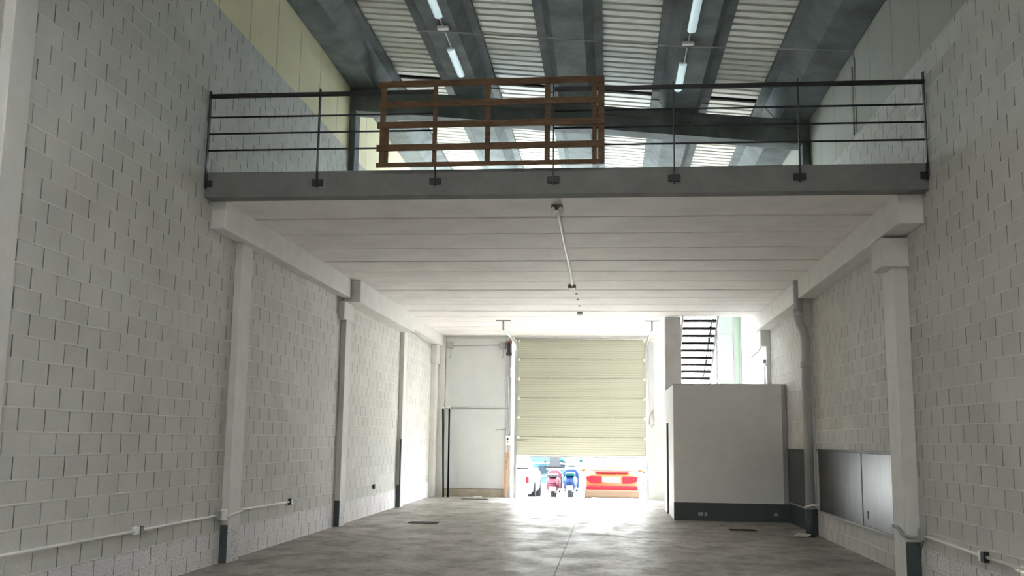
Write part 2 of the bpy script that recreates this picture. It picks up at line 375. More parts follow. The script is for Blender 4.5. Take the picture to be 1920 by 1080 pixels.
column(3.46, WR, 12.38, 12.86, 3.75, 'first right wall column with a large block corbel', 'r', (3.30, WR, 12.3, 12.75, 3.72, 4.08), dado=.46)
column(3.50, WR, 18.22, 18.5, ZB - .03, 'second right column standing behind the grey downpipe', 'r', (3.42, WR, 18.2, 18.6, 3.6, ZB - .03), dado=.45)
column(3.54, WR, 22.9, 23.3, 3.75, 'third right column seen above the grey closet', 'r', (3.41, WR, 22.9, 23.35, 3.74, 4.1), dark=False, zbot=2.765)
tag(MB().box(1.31, 1.68, 23.42, 23.72, 2.76, ZC, .01).build('pillar', M['pillar']), 'square grey pillar standing at the corner of the stair opening', 'column')
# upper columns carrying the roof girder
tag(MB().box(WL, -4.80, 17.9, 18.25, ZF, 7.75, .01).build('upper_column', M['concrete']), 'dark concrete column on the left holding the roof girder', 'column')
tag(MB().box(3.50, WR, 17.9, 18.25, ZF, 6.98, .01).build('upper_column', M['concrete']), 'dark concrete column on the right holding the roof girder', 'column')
# ------------------------------------------------------------------ roof girder
b = MB()
b.prism([(WL, zr(WL) - .44), (WR, zr(WR) - .45), (WR, zr(WR) - .01), (WL, zr(WL) - .01)], 'y', 17.9, 18.28)
b.prism([(WL, zr(WL) - .16), (WR, zr(WR) - .17), (WR, zr(WR) - .01), (WL, zr(WL) - .01)], 'y', 17.86, 17.91)
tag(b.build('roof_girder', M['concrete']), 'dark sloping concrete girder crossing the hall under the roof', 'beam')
# ------------------------------------------------------------------ roof trough beams and corrugated sheets
H = .30
def trough(xc, y0, y1, label):
    p = [(xc - .25, 0), (xc + .25, 0), (xc + .39, H - .04), (xc + .53, H - .04), (xc + .53, H + .03), (xc - .53, H + .03), (xc - .53, H - .04), (xc - .39, H - .04)]
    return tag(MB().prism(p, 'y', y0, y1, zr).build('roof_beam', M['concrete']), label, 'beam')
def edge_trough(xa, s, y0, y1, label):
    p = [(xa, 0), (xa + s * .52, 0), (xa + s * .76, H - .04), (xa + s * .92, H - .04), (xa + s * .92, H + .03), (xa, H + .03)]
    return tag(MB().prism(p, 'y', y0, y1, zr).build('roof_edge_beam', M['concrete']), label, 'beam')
XC = (-2.62, -.62, 1.33)
for (y0, y1, where) in ((-6.0, 18.05, 'in front of the girder'), (18.1, 27.8, 'beyond the girder')):
    edge_trough(WL, 1, y0, y1, 'concrete roof edge beam along the left wall ' + where)
    edge_trough(WR, -1, y0, y1, 'concrete roof edge beam along the right wall ' + where)
    for xc, nm in zip(XC, ('left-hand', 'middle', 'right-hand')):
        trough(xc, y0, y1, nm + ' grey concrete trough beam of the roof ' + where)
    edges = [WL + .92, XC[0] - .53, XC[0] + .53, XC[1] - .53, XC[1] + .53, XC[2] - .53, XC[2] + .53, WR - .92]
    for i, nm in enumerate(('leftmost', 'second', 'third', 'rightmost')):
        xa, xb = edges[2 * i] - .06, edges[2 * i + 1] + .06
        pieces = ((y0, y1),) if (y0 > 0 or i in (0, 3)) else ((y0, SKY_Y), (SKY_Y + SKY_L, y1))
        y0_, y1_ = y0, y1
        b = MB(); bm = b.bm
        for (pa, pb) in pieces:
            P = .235; prof = []; yy = pa
            while yy < pb - .1:
                prof += [(yy, 0), (yy + .15, 0), (yy + .16, .09), (yy + .225, .09)]; yy += P
            prof = [(min(q, pb), r_) for q, r_ in prof]
            rows = [[bm.verts.new((x_, py, zr(x_) + H + .035 + pz)) for x_ in (xa, xb)] for (py, pz) in prof]
            for k in range(len(rows) - 1): bm.faces.new((rows[k][0], rows[k][1], rows[k + 1][1], rows[k + 1][0]))
        tag(b.build('corrugated_sheet', M['corr']), nm + ' strip of ribbed pale roof sheeting from the left ' + where, 'roof sheet')
b = MB(); _q = lambda xa, xb, ya, yb: b.prism([(xa, .5), (xb, .5), (xb, .6), (xa, .6)], 'y', ya, yb, zr)
_q(WL - .2, WR + .2, -6.3, SKY_Y); _q(WL - .2, WR + .2, SKY_Y + SKY_L, 28.05)
_q(WL - .2, -2.06, SKY_Y, SKY_Y + SKY_L); _q(-1.18, -.085, SKY_Y, SKY_Y + SKY_L); _q(.795, WR + .2, SKY_Y, SKY_Y + SKY_L)
struct(b, 'ceiling_roof', M['concrete'], 'roof deck above the concrete beams and ribbed sheets', 'roof')
for _i, _x in enumerate((-1.62, .355)):  # skylights out of view, added to brighten the near walls and floor
    o = thing('window_%d' % (_i + 4), (_x, SKY_Y, zr(_x) + .56), 'added unseen roof skylight above the camera', 'skylight'); o['kind'] = 'structure'
    MB().prism([(_x - .44, .56), (_x + .44, .56), (_x + .44, .57), (_x - .44, .57)], 'y', SKY_Y, SKY_Y + SKY_L, zr).build('pane', M['pane'], o)
# fluorescent lamps on the roof beams
def roof_lamp(x, y0, label):
    zz = zr(x) - .09; o = thing('ceiling_lamp', (x, y0, zz), label, 'lamp', 'fluorescent lamps on the roof beams')
    b = MB(); b.box(x - .055, x + .055, y0 + .02, y0 + 1.18, zz + .035, zz + .085, .006); b.build('housing', M['pvc'], o)
    b = MB(); pr = [(x + .065 * math.cos(a), zz + .04 - .04 * math.sin(a)) for a in [math.pi * k / 8 for k in range(9)]]
    b.prism(pr, 'y', y0, y0 + 1.2); b.build('diffuser', M['tube'], o)
    return o
roof_lamp(-2.57, 12.96, 'long lamp at the top edge of the photo, left roof beam'); roof_lamp(-2.59, 15.45, 'long lamp on the left roof beam above the wooden barrier')
roof_lamp(1.22, 12.90, 'long lamp at the top edge of the photo, right roof beam'); roof_lamp(1.19, 15.42, 'long lamp on the right roof beam above the railing')
for x_, s_ in ((-2.58, 'left'), (1.21, 'right')):
    z_ = zr(x_) - .02
    o = thing('conduit_run', (x_, 14.65, z_), 'short white conduit with small box between the two %s roof lamps' % s_, 'conduit')
    MB().tube([(x_, 14.16, z_), (x_, 15.44, z_)], .011, 8).build('pipe', M['pvc'], o, True)
    MB().box(x_ - .09, x_ + .09, 14.6, 14.7, z_ - .03, z_ + .02, .006).build('junction_box', M['pvc'], o)
pts = [(-3.03, 14.76, zr(-3.03) - .05), (-2.58, 14.74, zr(-2.58) - .05), (-.5, 14.73, zr(-.5) - .05), (1.21, 14.72, zr(1.21) - .05), (2.6, 14.56, zr(2.6) - .05), (3.5, 14.5, zr(3.5) - .035), (3.60, 14.48, zr(3.6) - .05), (3.612, 14.45, 7.2), (3.612, 14.47, 6.1)]
tag(MB().tube(pts, .012, 8).build('cable', M['grey'], smooth=True), 'thin dark cable crossing under the roof and dropping down the right wall', 'cable')
tag(MB().tube([(3.612, 14.60, 7.15), (3.612, 14.62, 6.1)], .014, 8).build('conduit', M['grey'], smooth=True), 'thin vertical conduit beside the cable drop on the right wall', 'conduit')
# ------------------------------------------------------------------ railing
yr = 11.38
rail = thing('railing', (-.65, yr, 4.77), 'black steel railing with four rails along the mezzanine edge', 'railing')
for i, (zz, rr) in enumerate(((5.725, .026), (5.455, .0115), (5.245, .0115), (5.035, .0115))):
    for (xa, xb) in ((-4.90, -2.07), (-.64, 3.62)):
        if i == 0: MB().box(xa, xb, yr - .02, yr + .02, zz - rr, zz + rr, .006).build('top_rail', M['black'], rail)
        else: MB().tube([(xa, yr, zz), (xb, yr, zz)], rr, 8).build('mid_rail', M['black'], rail, True)
for px in (-4.885, -3.50, -2.06, -.65, .76, 2.19, 3.605):
    pb = MB().box(px - .007, px + .007, yr - .026, yr + .026, 4.56, 5.79 if px != 3.605 else 5.84).build('post', M['black'], rail)
    MB().box(px - .07 if px > -4.8 else px - .02, px + .07 if px < 3.5 else px + .02, 11.395, 11.42, 4.585, 4.665, .004).build('fixing_plate', M['black'], pb)
# wooden barrier lashed to the rail gap
wy = 11.315
wb = thing('wooden_barrier', (-1.4, wy, 4.78), 'brown wooden board barrier closing the gap in the mezzanine railing', 'barrier')
def board(name, x0, z0, x1, z1, hw, y0, y1):
    d = Vector((x1 - x0, 0, z1 - z0)).normalized(); n = Vector((-d.z, 0, d.x)) * hw
    p = [(x0 - n.x, z0 - n.z), (x1 - n.x, z1 - n.z), (x1 + n.x, z1 + n.z), (x0 + n.x, z0 + n.z)]
    MB().prism(p, 'y', y0, y1).build(name, M['wood'], wb)
for (za, zb_) in ((5.80, 5.815), (5.545, 5.565), (5.29, 5.30), (5.01, 5.025), (4.80, 4.81)):
    hw = .038 if za > 4.9 else .026
    board('board', -2.76, za, -.05, zb_, hw, wy - .025, wy)
for (xa, hw, z0, z1) in ((-2.70, .032, 4.79, 5.80), (-2.645, .02, 4.79, 5.30), (-2.065, .025, 4.79, 5.78), (-1.43, .03, 4.79, 5.80), (-.72, .031, 4.79, 5.81), (-.165, .026, 4.79, 5.82), (-.085, .036, 4.79, 5.83)):
    board('upright', xa, z0, xa, z1, hw, wy + .001, wy + .03)
# ------------------------------------------------------------------ closet box
bx0, bx1, by0, by1, bz = 1.32, WR, 20.98, 24.3, 2.76
bx1 = 3.622
cl = thing('closet', ((bx0 + bx1) / 2, by0, 0), 'grey painted closet block with dark skirting below the stair', 'closet')
b = MB(); b.box(bx0, bx1 - .005, by0, by1, .0, bz, .006); b.build('body', M['box'], cl)
b = MB(); b.box(bx0 - .006, bx1 - .005, by0 - .008, by0, 0, .36); b.build('dark_skirting', M['darkpaint'], cl, label='dark grey-green painted skirting')
MB().box(bx0 - .0, bx1 - .005, by0 - .012, by0 + .01, bz, bz + .018).build('top_trim', M['white'], cl)
MB().box(bx1 - .10, bx1 - .005, by0 - .02, by0 - .001, .36, bz).build('corner_trim', M['grey'], cl)
so_ = thing('socket', (1.85, by0 - .01, .2), 'pale double socket low on the left of the dark skirting', 'socket')
b = MB(); b.box(1.80, 1.90, by0 - .03, by0 - .009, .10, .17, .004); b.box(1.93, 1.98, by0 - .03, by0 - .009, .10, .17, .004); b.build('cover', M['grey'], so_)
so_ = thing('socket', (3.35, by0 - .01, .2), 'small pale socket low on the right of the dark skirting', 'socket')
MB().box(3.31, 3.39, by0 - .03, by0 - .009, .12, .18, .004).build('cover', M['grey'], so_)
d = MB().box(bx0 - .03, bx0, 22.8, 23.9, 0, 1.95, .004); dd = thing('door_2', (bx0, 23.3, 0), 'narrow white door on the side of the grey closet', 'door'); dd['kind'] = 'structure'
d.build('leaf', M['white'], dd); MB().box(bx0 - .04, bx0, 22.74, 22.8, 0, 1.99).build('frame', M['darkpaint'], dd)
# ------------------------------------------------------------------ stair
st = thing('staircase', (2.1, 26.3, 0), 'open steel stair with dark treads climbing to the mezzanine', 'staircase')
tr = []
for k in range(-1, 14):
    z_ = 4.39 - .155 * k; y_ = 23.5 + .225 * k
    tr.append((y_, z_)); MB().box(1.74, 2.50, y_ - .02, y_ + .2, z_ - .03, z_ + .03, .004).build('tread', M['black'], st)
def strg(x0, x1):
    (ya, za), (yb, zb_) = tr[0], tr[-1]
    return MB().prism([(ya - .05, za - .08), (yb + .2, zb_ - .22), (yb + .2, zb_ - .02), (ya - .05, za + .12)], 'x', x0, x1)
strg(1.70, 1.735).build('stringer', M['pipe'], st); strg(2.505, 2.54).build('stringer', M['pipe'], st)
for k in range(0, 14, 2):
    y_, z_ = tr[k]; MB().tube([(2.47, y_ + .1, z_), (2.47, y_ + .1, z_ + (.9 if z_ < 3.6 else .05 + 4.42 - z_ if z_ < 4.4 else .3))], .012, 8).build('baluster', M['black'], st, True)
(ya, za), (yb, zb_) = tr[4], tr[-1]
MB().tube([(2.47, ya + .1, 4.44 if za + .9 > 4.44 else za + .9), (2.47, yb + .1, zb_ + .9)], .02, 8).build('handrail', M['black'], st, True)
MB().box(1.70, 2.54, tr[-1][0] + .2, 27.7, tr[-1][1] - .2, tr[-1][1] - .1).build('landing', M['grey'], st)
for x_, y_ in ((1.74, 26.75), (2.5, 26.75), (1.74, 27.65), (2.5, 27.65)):
    MB().box(x_ - .03, x_ + .03, y_ - .03, y_ + .03, 0, tr[-1][1] - .2).build('leg', M['grey'], st)
# ------------------------------------------------------------------ roller (sectional) door
rd = thing('door_1', (-.77, YE, 0), 'cream ribbed sectional door raised about a metre off the floor', 'door'); rd['kind'] = 'structure'
zs = [1.14, 1.67, 2.21, 2.74, 3.28, 3.82, 4.34]
for i in range(6):
    p = MB().box(-2.59, 1.05, YE - .05, YE - .01, zs[i] + .006, zs[i + 1] - .006, .006, 2).build('door_section', M['door'], rd)
    if i < 5: MB().box(-2.59, 1.05, YE - .03, YE - .004, zs[i + 1] - .03, zs[i + 1] + .03).build('joint_strip', M['grey'], p)
    b = MB()
    for hx in (-1.62, -.77, .1): b.box(hx - .02, hx + .02, YE - .058, YE - .048, zs[i + 1] - .04, zs[i + 1] + .03)
    if i < 5: b.build('hinge', M['hinge'], p)
    b = MB(); b.box(-2.53, -2.47, YE - .075, YE - .048, zs[i + 1] - .07, zs[i + 1] + .01, .004); b.box(.95, 1.01, YE - .075, YE - .048, zs[i + 1] - .07, zs[i + 1] + .01, .004); b.build('roller_bracket', M['pvc'], p)
MB().box(-2.50, .98, YE - .055, YE - .005, 1.10, 1.144).build('bottom_seal', M['grey'], rd)
for s_, xx in ((-1, -2.58), (1, 1.04)):
    b = MB(); b.box(xx - .04, xx + .04, YE - .10, YE - .02, 0, 4.05)
    b.build('guide_rail', M['steel'], rd)
    MB().tube([(xx, YE - .06, 4.0), (xx, YE - .1, 4.15), (xx, YE - .25, 4.24), (xx, YE - .6, 4.25), (xx, 24.2, 4.25)], .028, 8).build('ceiling_track', M['steel'], rd, True)
    MB().box(xx - .02, xx + .02, 24.15, 24.2, 4.22, ZC - .01).build('hanger', M['grey'], rd)
    MB().box(xx - .18, xx + .18, 24.13, 24.2, ZC - .02, ZC - .002).build('hanger_plate', M['grey'], rd)
MB().tube([(-2.6, YE - .28, 4.36), (1.06, YE - .28, 4.36)], .03, 10).build('spring_shaft', M['grey'], rd, True)
MB().box(-2.57, 1.03, YE - .02, YE + .01, 4.25, 4.36).build('lintel_trim', M['door'], rd)
# slide bolt at the lower left corner
MB().box(-2.5, -2.28, YE - .09, YE - .05, 1.52, 1.55).build('bolt', M['grey'], rd)
# right jamb casing with chain
tag(MB().box(1.08, 1.24, YE - .12, YE - .002, 2.30, 4.28, .008).build('jamb_casing', M['pipe']), 'long grey casing beside the right guide of the sectional door', 'casing')
ch = MB(); P_ = [(1.17, YE - .14, 2.4), (1.10, YE - .14, 2.2), (1.09, YE - .14, 2.05), (1.16, YE - .14, 1.95), (1.22, YE - .14, 2.05), (1.2, YE - .14, 2.25), (1.2, YE - .14, 2.42)]
tag(ch.tube(P_, .014, 8).build('pull_chain', M['grey'], smooth=True), 'looped pull chain hanging right of the sectional door', 'chain')
# left: tall grey leaf panel with bars
ld = thing('door_3', (-3.7, YE, 0), 'tall pale grey metal door leaf left of the sectional door', 'door'); ld['kind'] = 'structure'
MB().box(-4.58, -2.86, YE - .0, YE + .055, .22, 2.40, .006).build('lower_leaf', M['lgrey'], ld)
MB().box(-4.58, -2.86, YE - .0, YE + .055, 2.43, 4.38, .006).build('upper_leaf', M['lgrey'], ld)
MB().box(-4.5, -2.75, YE - .02, YE - .0, 2.40, 2.43).build('cross_bar', M['grey'], ld)
MB().box(-4.58, -2.86, YE - .03, YE + .055, 0, .21).build('sill', M['beige'], ld, label='beige sill board at the foot')
MB().tube([(-4.5, YE - .04, 4.16), (-2.95, YE - .04, 4.2)], .014, 8).build('upper_bar', M['grey'], ld, True)
for x_ in (-4.47, -2.97):
    MB().box(x_ - .09, x_ + .09, YE - .07, YE - .0, 4.1, 4.28, .01).build('bracket', M['grey'], ld)
    MB().tube([(x_ + .02, YE - .04, 4.1), (x_ + .03, YE - .04, 3.9), (x_ - .02, YE - .04, 3.82)], .01, 6).build('hook', M['grey'], ld, True)
b = MB(); b.box(-2.86, -2.80, YE - .02, YE + .06, 0, 4.4); b.box(-2.74, -2.70, YE - .02, YE + .06, 0, 4.4); 
struct(b, 'trim_1', M['lgrey'], 'pale upright trim strips left of the sectional door', 'trim')
# poles leaning on the panel
for i, (xa, xb, lab) in enumerate(((-4.62, -4.50, 'left of two dark poles leaning in the corner by the end wall'), (-4.44, -4.37, 'right of two dark poles leaning in the corner by the end wall'))):
    o = thing('pole', (xb, YE - .45, 0), lab, 'pole', 'poles leaning at the end wall')
    MB().tube([(xb, YE - .45, .0), (xa, YE - .10, 2.40)], .024, 8).build('rod', M['bikegrey'], o, True)
    MB().tube([(xa, YE - .10, 2.40), (xa - .01, YE - .09, 2.5)], .035, 8).build('end_cap', M['rag'], o, True)
# opener motor, boxes, stick
o = thing('motor_unit', (-2.78, YE - .1, 4.0), 'small black motor at the top left corner of the sectional door', 'motor')
MB().box(-2.83, -2.73, YE - .16, YE - .03, 3.98, 4.25, .012, 2).build('body', M['black'], o); MB().box(-2.86, -2.70, YE - .18, YE - .03, 3.90, 3.98, .01).build('gear_base', M['black'], o)
MB().box(-2.84, -2.70, YE - .1, YE - .03, 4.25, 4.31).build('red_bracket', M['red'], o, label='dull red mounting bracket')
MB().box(-2.81, -2.73, YE - .12, YE - .03, 3.32, 3.56, .01).build('capacitor_box', M['grey'], o)
MB().tube([(-2.78, YE - .05, 3.9), (-2.80, YE - .05, 3.0), (-2.77, YE - .05, 1.95), (-2.79, YE - .05, 1.7)], .012, 8).build('cord', M['grey'], o, True)
o = thing('control_box', (-2.78, YE - .05, 1.5), 'white control box with small buttons left of the sectional door', 'switch')
MB().box(-2.85, -2.72, YE - .1, YE - .02, 1.42, 1.68, .01, 2).build('casing', M['pvc'], o)
MB().box(-2.81, -2.77, YE - .112, YE - .1, 1.49, 1.53).build('button', M['grey'], o); MB().box(-2.81, -2.77, YE - .112, YE - .1, 1.57, 1.61).build('button', M['black'], o)
tag(MB().tube([(-3.12, YE - .06, 1.83), (-2.85, YE - .06, 1.85)], .012, 8).build('lever_bar', M['grey'], smooth=True), 'short horizontal lever bar left of the sectional door', 'bar')
tag(MB().prism([(-2.90, .0), (-2.82, .0), (-2.76, 1.22), (-2.84, 1.22)], 'y', YE - .14, YE - .10).build('wooden_plank', M['stick']), 'narrow wooden plank standing below the white control box', 'plank')
# ------------------------------------------------------------------ wainscot sheets on the right wall
def wains(y0, y1, z0, z1, label):
    o = thing('wall_cladding', (WR, (y0 + y1) / 2, z0), label, 'cladding')
    MB().box(WR - .03, WR - .001, y0, y1, z0, z1, .004).build('sheet', M['clad'], o)
    b = MB(); b.box(WR - .045, WR - .001, y0, y1, z1, z1 + .03, .004); b.build('top_trim', M['darkpaint'], o)
    MB().box(WR - .045, WR - .001, y0, y1, z0 - .03, z0, .004).build('bottom_trim', M['grey'], o)
    return o
wc = wains(13.28, 17.9, .45, 1.46, 'long dark glossy sheet cladding between the two right columns')
MB().box(WR - .036, WR - .03, 14.9, 14.93, .45, 1.46).build('sheet_seam', M['black'], wc)
b = MB(); b.box(WR - .037, WR - .03, 14.62, 14.66, .55, .66); b.build('keyhole', M['black'], wc)
wains(18.55, 20.9, .42, 1.44, 'dark sheet cladding beside the grey closet')
# painted plinth strip beside closet
tag(MB().box(WR - .012, WR - .001, 18.55, 20.95, 0, .39).build('painted_plinth', M['darkpaint']), 'dark grey painted plinth under the cladding beside the closet', 'plinth')
# ------------------------------------------------------------------ downpipe
o = thing('downpipe', (3.43, 17.98, 0), 'thick grey downpipe with an offset bend in front of the right wall', 'pipe')
MB().tube([(3.36, 18.02, ZC - .01), (3.36, 18.02, 3.80), (3.38, 18.02, 3.68), (3.44, 17.99, 3.55), (3.46, 17.98, 3.42), (3.46, 17.98, .46)], .083, 16).build('pipe', M['pipe'], o, True)
MB().tube([(3.455, 17.98, .0), (3.455, 17.98, .46)], .087, 16).build('dark_foot', M['darkpaint'], o, True, label='dark painted foot of the pipe')
MB().tube([(3.455, 17.98, 2.9), (3.455, 17.98, 3.0)], .094, 16).build('collar', M['pipe'], o, True)
MB().tube([(3.36, 18.02, 3.82), (3.36, 18.02, 3.95)], .094, 16).build('collar', M['pipe'], o, True)
MB().tube([(3.36, 17.92, .50), (3.34, 17.86, .50), (3.46, 17.85, .54), (3.56, 17.88, .53), (3.60, 17.95, .52)], .018, 8).build('clamp', M['pvc'], o, True)
b = MB(); b.blob((3.28, 17.8, .035), .12, .09, .035, 3, .3)
tag(b.build('rag', M['rag'], smooth=True), 'crumpled pale rag lying at the foot of the downpipe', 'rag')
# ------------------------------------------------------------------ wall conduits
def cbox(name, par, x0, x1, y0, y1, z0, z1, mat): MB().box(x0, x1, y0, y1, z0, z1, .005).build(name, M[mat], par)
xl = WL + .022
o = thing('wall_conduit', (xl, 10.2, .6), 'long white conduit low on the left wall from the corner to the first column', 'conduit')
MB().tube([(xl, 5.0, .62), (xl, 10.12, .6)], .015, 8).build('pipe', M['pvc'], o, True); MB().tube([(xl, 10.27, .6), (xl, 12.4, .6)], .015, 8).build('pipe', M['pvc'], o, True)
MB().box(WL, WL + .05, 10.12, 10.2, .565, .645, .004).build('junction_box', M['pvc'], o); MB().box(WL, WL + .055, 10.2, 10.28, .565, .645, .004).build('box_cover', M['black'], o)
o = thing('wall_conduit', (xl, 14, .6), 'short white conduit low on the left wall past the first column', 'conduit')
MB().tube([(WL + .06, 12.5, .585), (-4.80, 12.5, .585), (-4.79, 12.60, .60), (-4.79, 12.93, .62), (xl, 13.0, .62), (xl, 15.2, .595)], .015, 8).build('pipe', M['pvc'], o, True)
MB().box(WL, WL + .055, 15.2, 15.3, .55, .64, .004).build('junction_box', M['black'], o)
o = thing('switch_box', (-4.84, 12.45, .6), 'light grey box fixed on the first left column', 'box')
MB().box(-4.89, -4.82, 12.43, 12.518, .53, .67, .006).build('casing', M['pvc'], o); MB().box(WL, WL + .05, 12.30, 12.42, .55, .65, .004).build('back_box', M['grey'], o)
xr_ = WR - .022
o = thing('wall_conduit', (xr_, 10.3, .54), 'white conduit low on the right wall in front of the first column', 'conduit')
MB().tube([(xr_, 5.0, .5), (xr_, 10.22, .53)], .016, 8).build('pipe', M['pvc'], o, True); MB().tube([(xr_, 10.4, .53), (xr_, 12.1, .555)], .016, 8).build('pipe', M['pvc'], o, True)
MB().box(WR - .055, WR, 10.22, 10.31, .48, .58, .004).build('box_cover', M['black'], o); MB().box(WR - .05, WR, 10.31, 10.4, .48, .58, .004).build('junction_box', M['pvc'], o)
o = thing('junction_box', (WR - .05, 12.2, .56), 'grey junction box with bent pipe around the first right column', 'box')
MB().box(WR - .07, WR, 12.12, 12.25, .50, .64, .006).build('casing', M['grey'], o)
MB().tube([(WR - .04, 12.25, .53), (3.50, 12.33, .52), (3.43, 12.37, .54), (3.44, 12.6, .6), (3.45, 12.85, .61)], .018, 8).build('bent_pipe', M['grey'], o, True)
MB().tube([(WR - .04, 12.12, .5), (WR - .05, 12.2, .4), (WR - .03, 12.28, .3)], .005, 6).build('loose_wire', M['black'], o, True)
tag(MB().box(WL, WL + .05, 20.75, 20.85, .52, .62, .005).build('socket_box', M['black']), 'small black box on the left wall between second and third columns', 'socket')
tag(MB().box(-4.825, -4.80, 23.02, 23.09, .5, 1.56, .003).build('dark_strip', M['black']), 'narrow dark strip standing against the third left column', 'strip')
# cable sagging in the last left bay
tag(MB().tube([(-4.78, 23.3, 4.14), (-4.74, 24.2, 4.11), (-4.74, 25.4, 4.04), (-4.74, 26.4, 3.97), (-4.76, 27.2, 3.9)], .012, 6).build('cable', M['grey'], smooth=True), 'cable sagging under the beam in the last left bay', 'cable')
# right wall, far: small pipe and hanging wire above the closet
o = thing('wall_pipe', (3.56, 22.6, 3.0), 'thin grey pipe rising above the closet beside the third right column', 'pipe')
MB().tube([(3.50, 22.95, bz), (3.50, 22.95, 3.38), (3.56, 22.95, 3.28)], .02, 8).build('pipe', M['grey'], o, True); MB().box(3.47, 3.53, 22.92, 22.98, 3.36, 3.44, .005).build('elbow', M['grey'], o)
tag(MB().tube([(3.44, 22.95, 3.72), (3.36, 22.95, 3.62), (3.25, 22.95, 3.52), (3.16, 22.95, 3.48)], .008, 6).build('wire', M['black'], smooth=True), 'loose dark wire hanging from the third right corbel', 'wire')
# ------------------------------------------------------------------ soffit conduit
zc = ZC - .015
o = thing('sensor_lamp', (-.64, 12.1, ZC), 'dark square fitting with two white caps under the front of the mezzanine', 'lamp')
MB().box(-.71, -.57, 12.02, 12.16, ZC - .07, ZC - .001, .008).build('body', M['dgrey'], o)
for s_ in (-.045, .045): MB().tube([(-.64 + s_, 12.0, ZC - .09), (-.64 + s_, 12.05, ZC - .03)], .026, 10).build('cap', M['pvc'], o, True)
o = thing('ceiling_conduit', (-.65, 15, ZC), 'white conduit running along the soffit from the twin-cap fitting', 'conduit')
MB().tube([(-.64, 12.16, zc), (-.65, 12.7, zc), (-.66, 15.0, zc), (-.66, 17.0, zc), (-.68, 18.45, zc)], .022, 8).build('pipe', M['pvc'], o, True)
MB().box(-.76, -.62, 18.45, 18.75, ZC - .07, ZC - .001, .006).build('junction_box', M['dgrey'], o)
for y_ in (19.6, 20.4, 21.4): MB().box(-.66, -.62, y_, y_ + .08, ZC - .02, ZC - .001).build('clip', M['grey'], o)
MB().box(-.72, -.60, 22.55, 22.75, ZC - .05, ZC - .001, .005).build('small_box', M['grey'], o)
MB().tube([(-.66, 22.75, zc), (-.68, 25.0, zc), (-.66, 27.6, zc)], .010, 8).build('thin_pipe', M['pvc'], o, True)
# floor covers
for (x_, y_, wx, wy_, lab, m_) in ((-3.5, 19.1, .28, .2, 'flat dark floor cover near the left wall', 'bikegrey'), (-3.55, 26.7, .35, .16, 'flat dark floor cover by the tall grey door leaf', 'bikegrey'), (2.43, 18.97, .24, .16, 'brown rusty floor cover in front of the closet', 'bumper')):
    tag(MB().box(x_ - wx, x_ + wx, y_ - wy_, y_ + wy_, 0, .006, .002).build('floor_cover', M[m_]), lab, 'floor cover')
tag(MB().box(-3.7, -3.45, 27.35, 27.5, 0, .03, .008).build('metal_scrap', M['pvc']), 'small pale metal piece lying before the beige sill', 'scrap')
# ------------------------------------------------------------------ outside
def gz(y): return max(-.45, -.45 * max(0, (y - 28.25)) / 4.5)
b = MB(); b.prism([(28.25, -.01), (32.75, -.45), (46, -.5), (46, -.7), (28.25, -.7)], 'x', -16, 16)
struct(b, 'ground_street', M['asphalt'], 'sunlit street paving outside the door', 'street')
hb = thing('building', (-1, 44, -.5), 'white building across the street with a pale blue barred front', 'building')
MB().box(-14, 12, 44, 46, -.5, 9).build('wall', M['stucco'], hb)
b = MB(); b.box(-3.9, -1.9, 43.9, 44.05, -.3, 1.15)
b.build('shutter', M['pblue'], hb)
for zz in (-.0, .3, .55): MB().box(-3.9, -1.9, 43.82, 43.9, zz, zz + .05).build('shutter_bar', M['lgrey'], hb)
for xx in (-3.75, -3.05, -2.5): MB().box(xx, xx + .35, 43.8, 43.9, .15, .45).build('dark_window', M['dblue'], hb)
MB().box(-4.6, -1.7, 43.8, 44, 1.2, 1.26).build('ledge', M['bumper'], hb)
# car, rear towards the door
cy0 = 33.0; g = -.45; cx = .09
car = thing('car', (cx, cy0, g), 'orange-red car seen from behind outside the open door', 'car')
def sec(y, hw, z0, z1, top=.8, n=4):
    pts = []
    for sx in (1, -1):
        q = [(hw * .90, z0), (hw * .985, z0 + .08), (hw, (z0 + z1) / 2), (hw * .97, z1 - .12), (hw * top, z1)]
        q = q if sx == 1 else q[::-1]
        pts += [(cx + sx * a, y, g + c_) for a, c_ in q]
    return pts
MB().loft([sec(cy0 + .0, .78, .32, .88), sec(cy0 + .10, .86, .26, 1.0), sec(cy0 + .5, .90, .24, 1.03), sec(cy0 + 1.3, .91, .22, .98), sec(cy0 + 3.0, .91, .22, .96), sec(cy0 + 3.9, .88, .24, .88), sec(cy0 + 4.3, .74, .3, .7)]).build('body', M['carpaint'], car, True)
MB().loft([sec(cy0 + .42, .74, .95, 1.02, .9), sec(cy0 + .75, .70, .95, 1.28, .82), sec(cy0 + 1.2, .68, .95, 1.42, .8), sec(cy0 + 2.2, .68, .95, 1.44, .8), sec(cy0 + 3.0, .72, .92, 1.0, .9)]).build('cabin', M['carpaint'], car, True)
b = MB(); v = [b.bm.verts.new(p) for p in ((cx - .62, cy0 + .44, g + 1.05), (cx + .62, cy0 + .44, g + 1.05), (cx + .53, cy0 + .98, g + 1.38), (cx - .53, cy0 + .98, g + 1.38))]; b.bm.faces.new(v)
b.build('rear_window', M['carglass'], car)
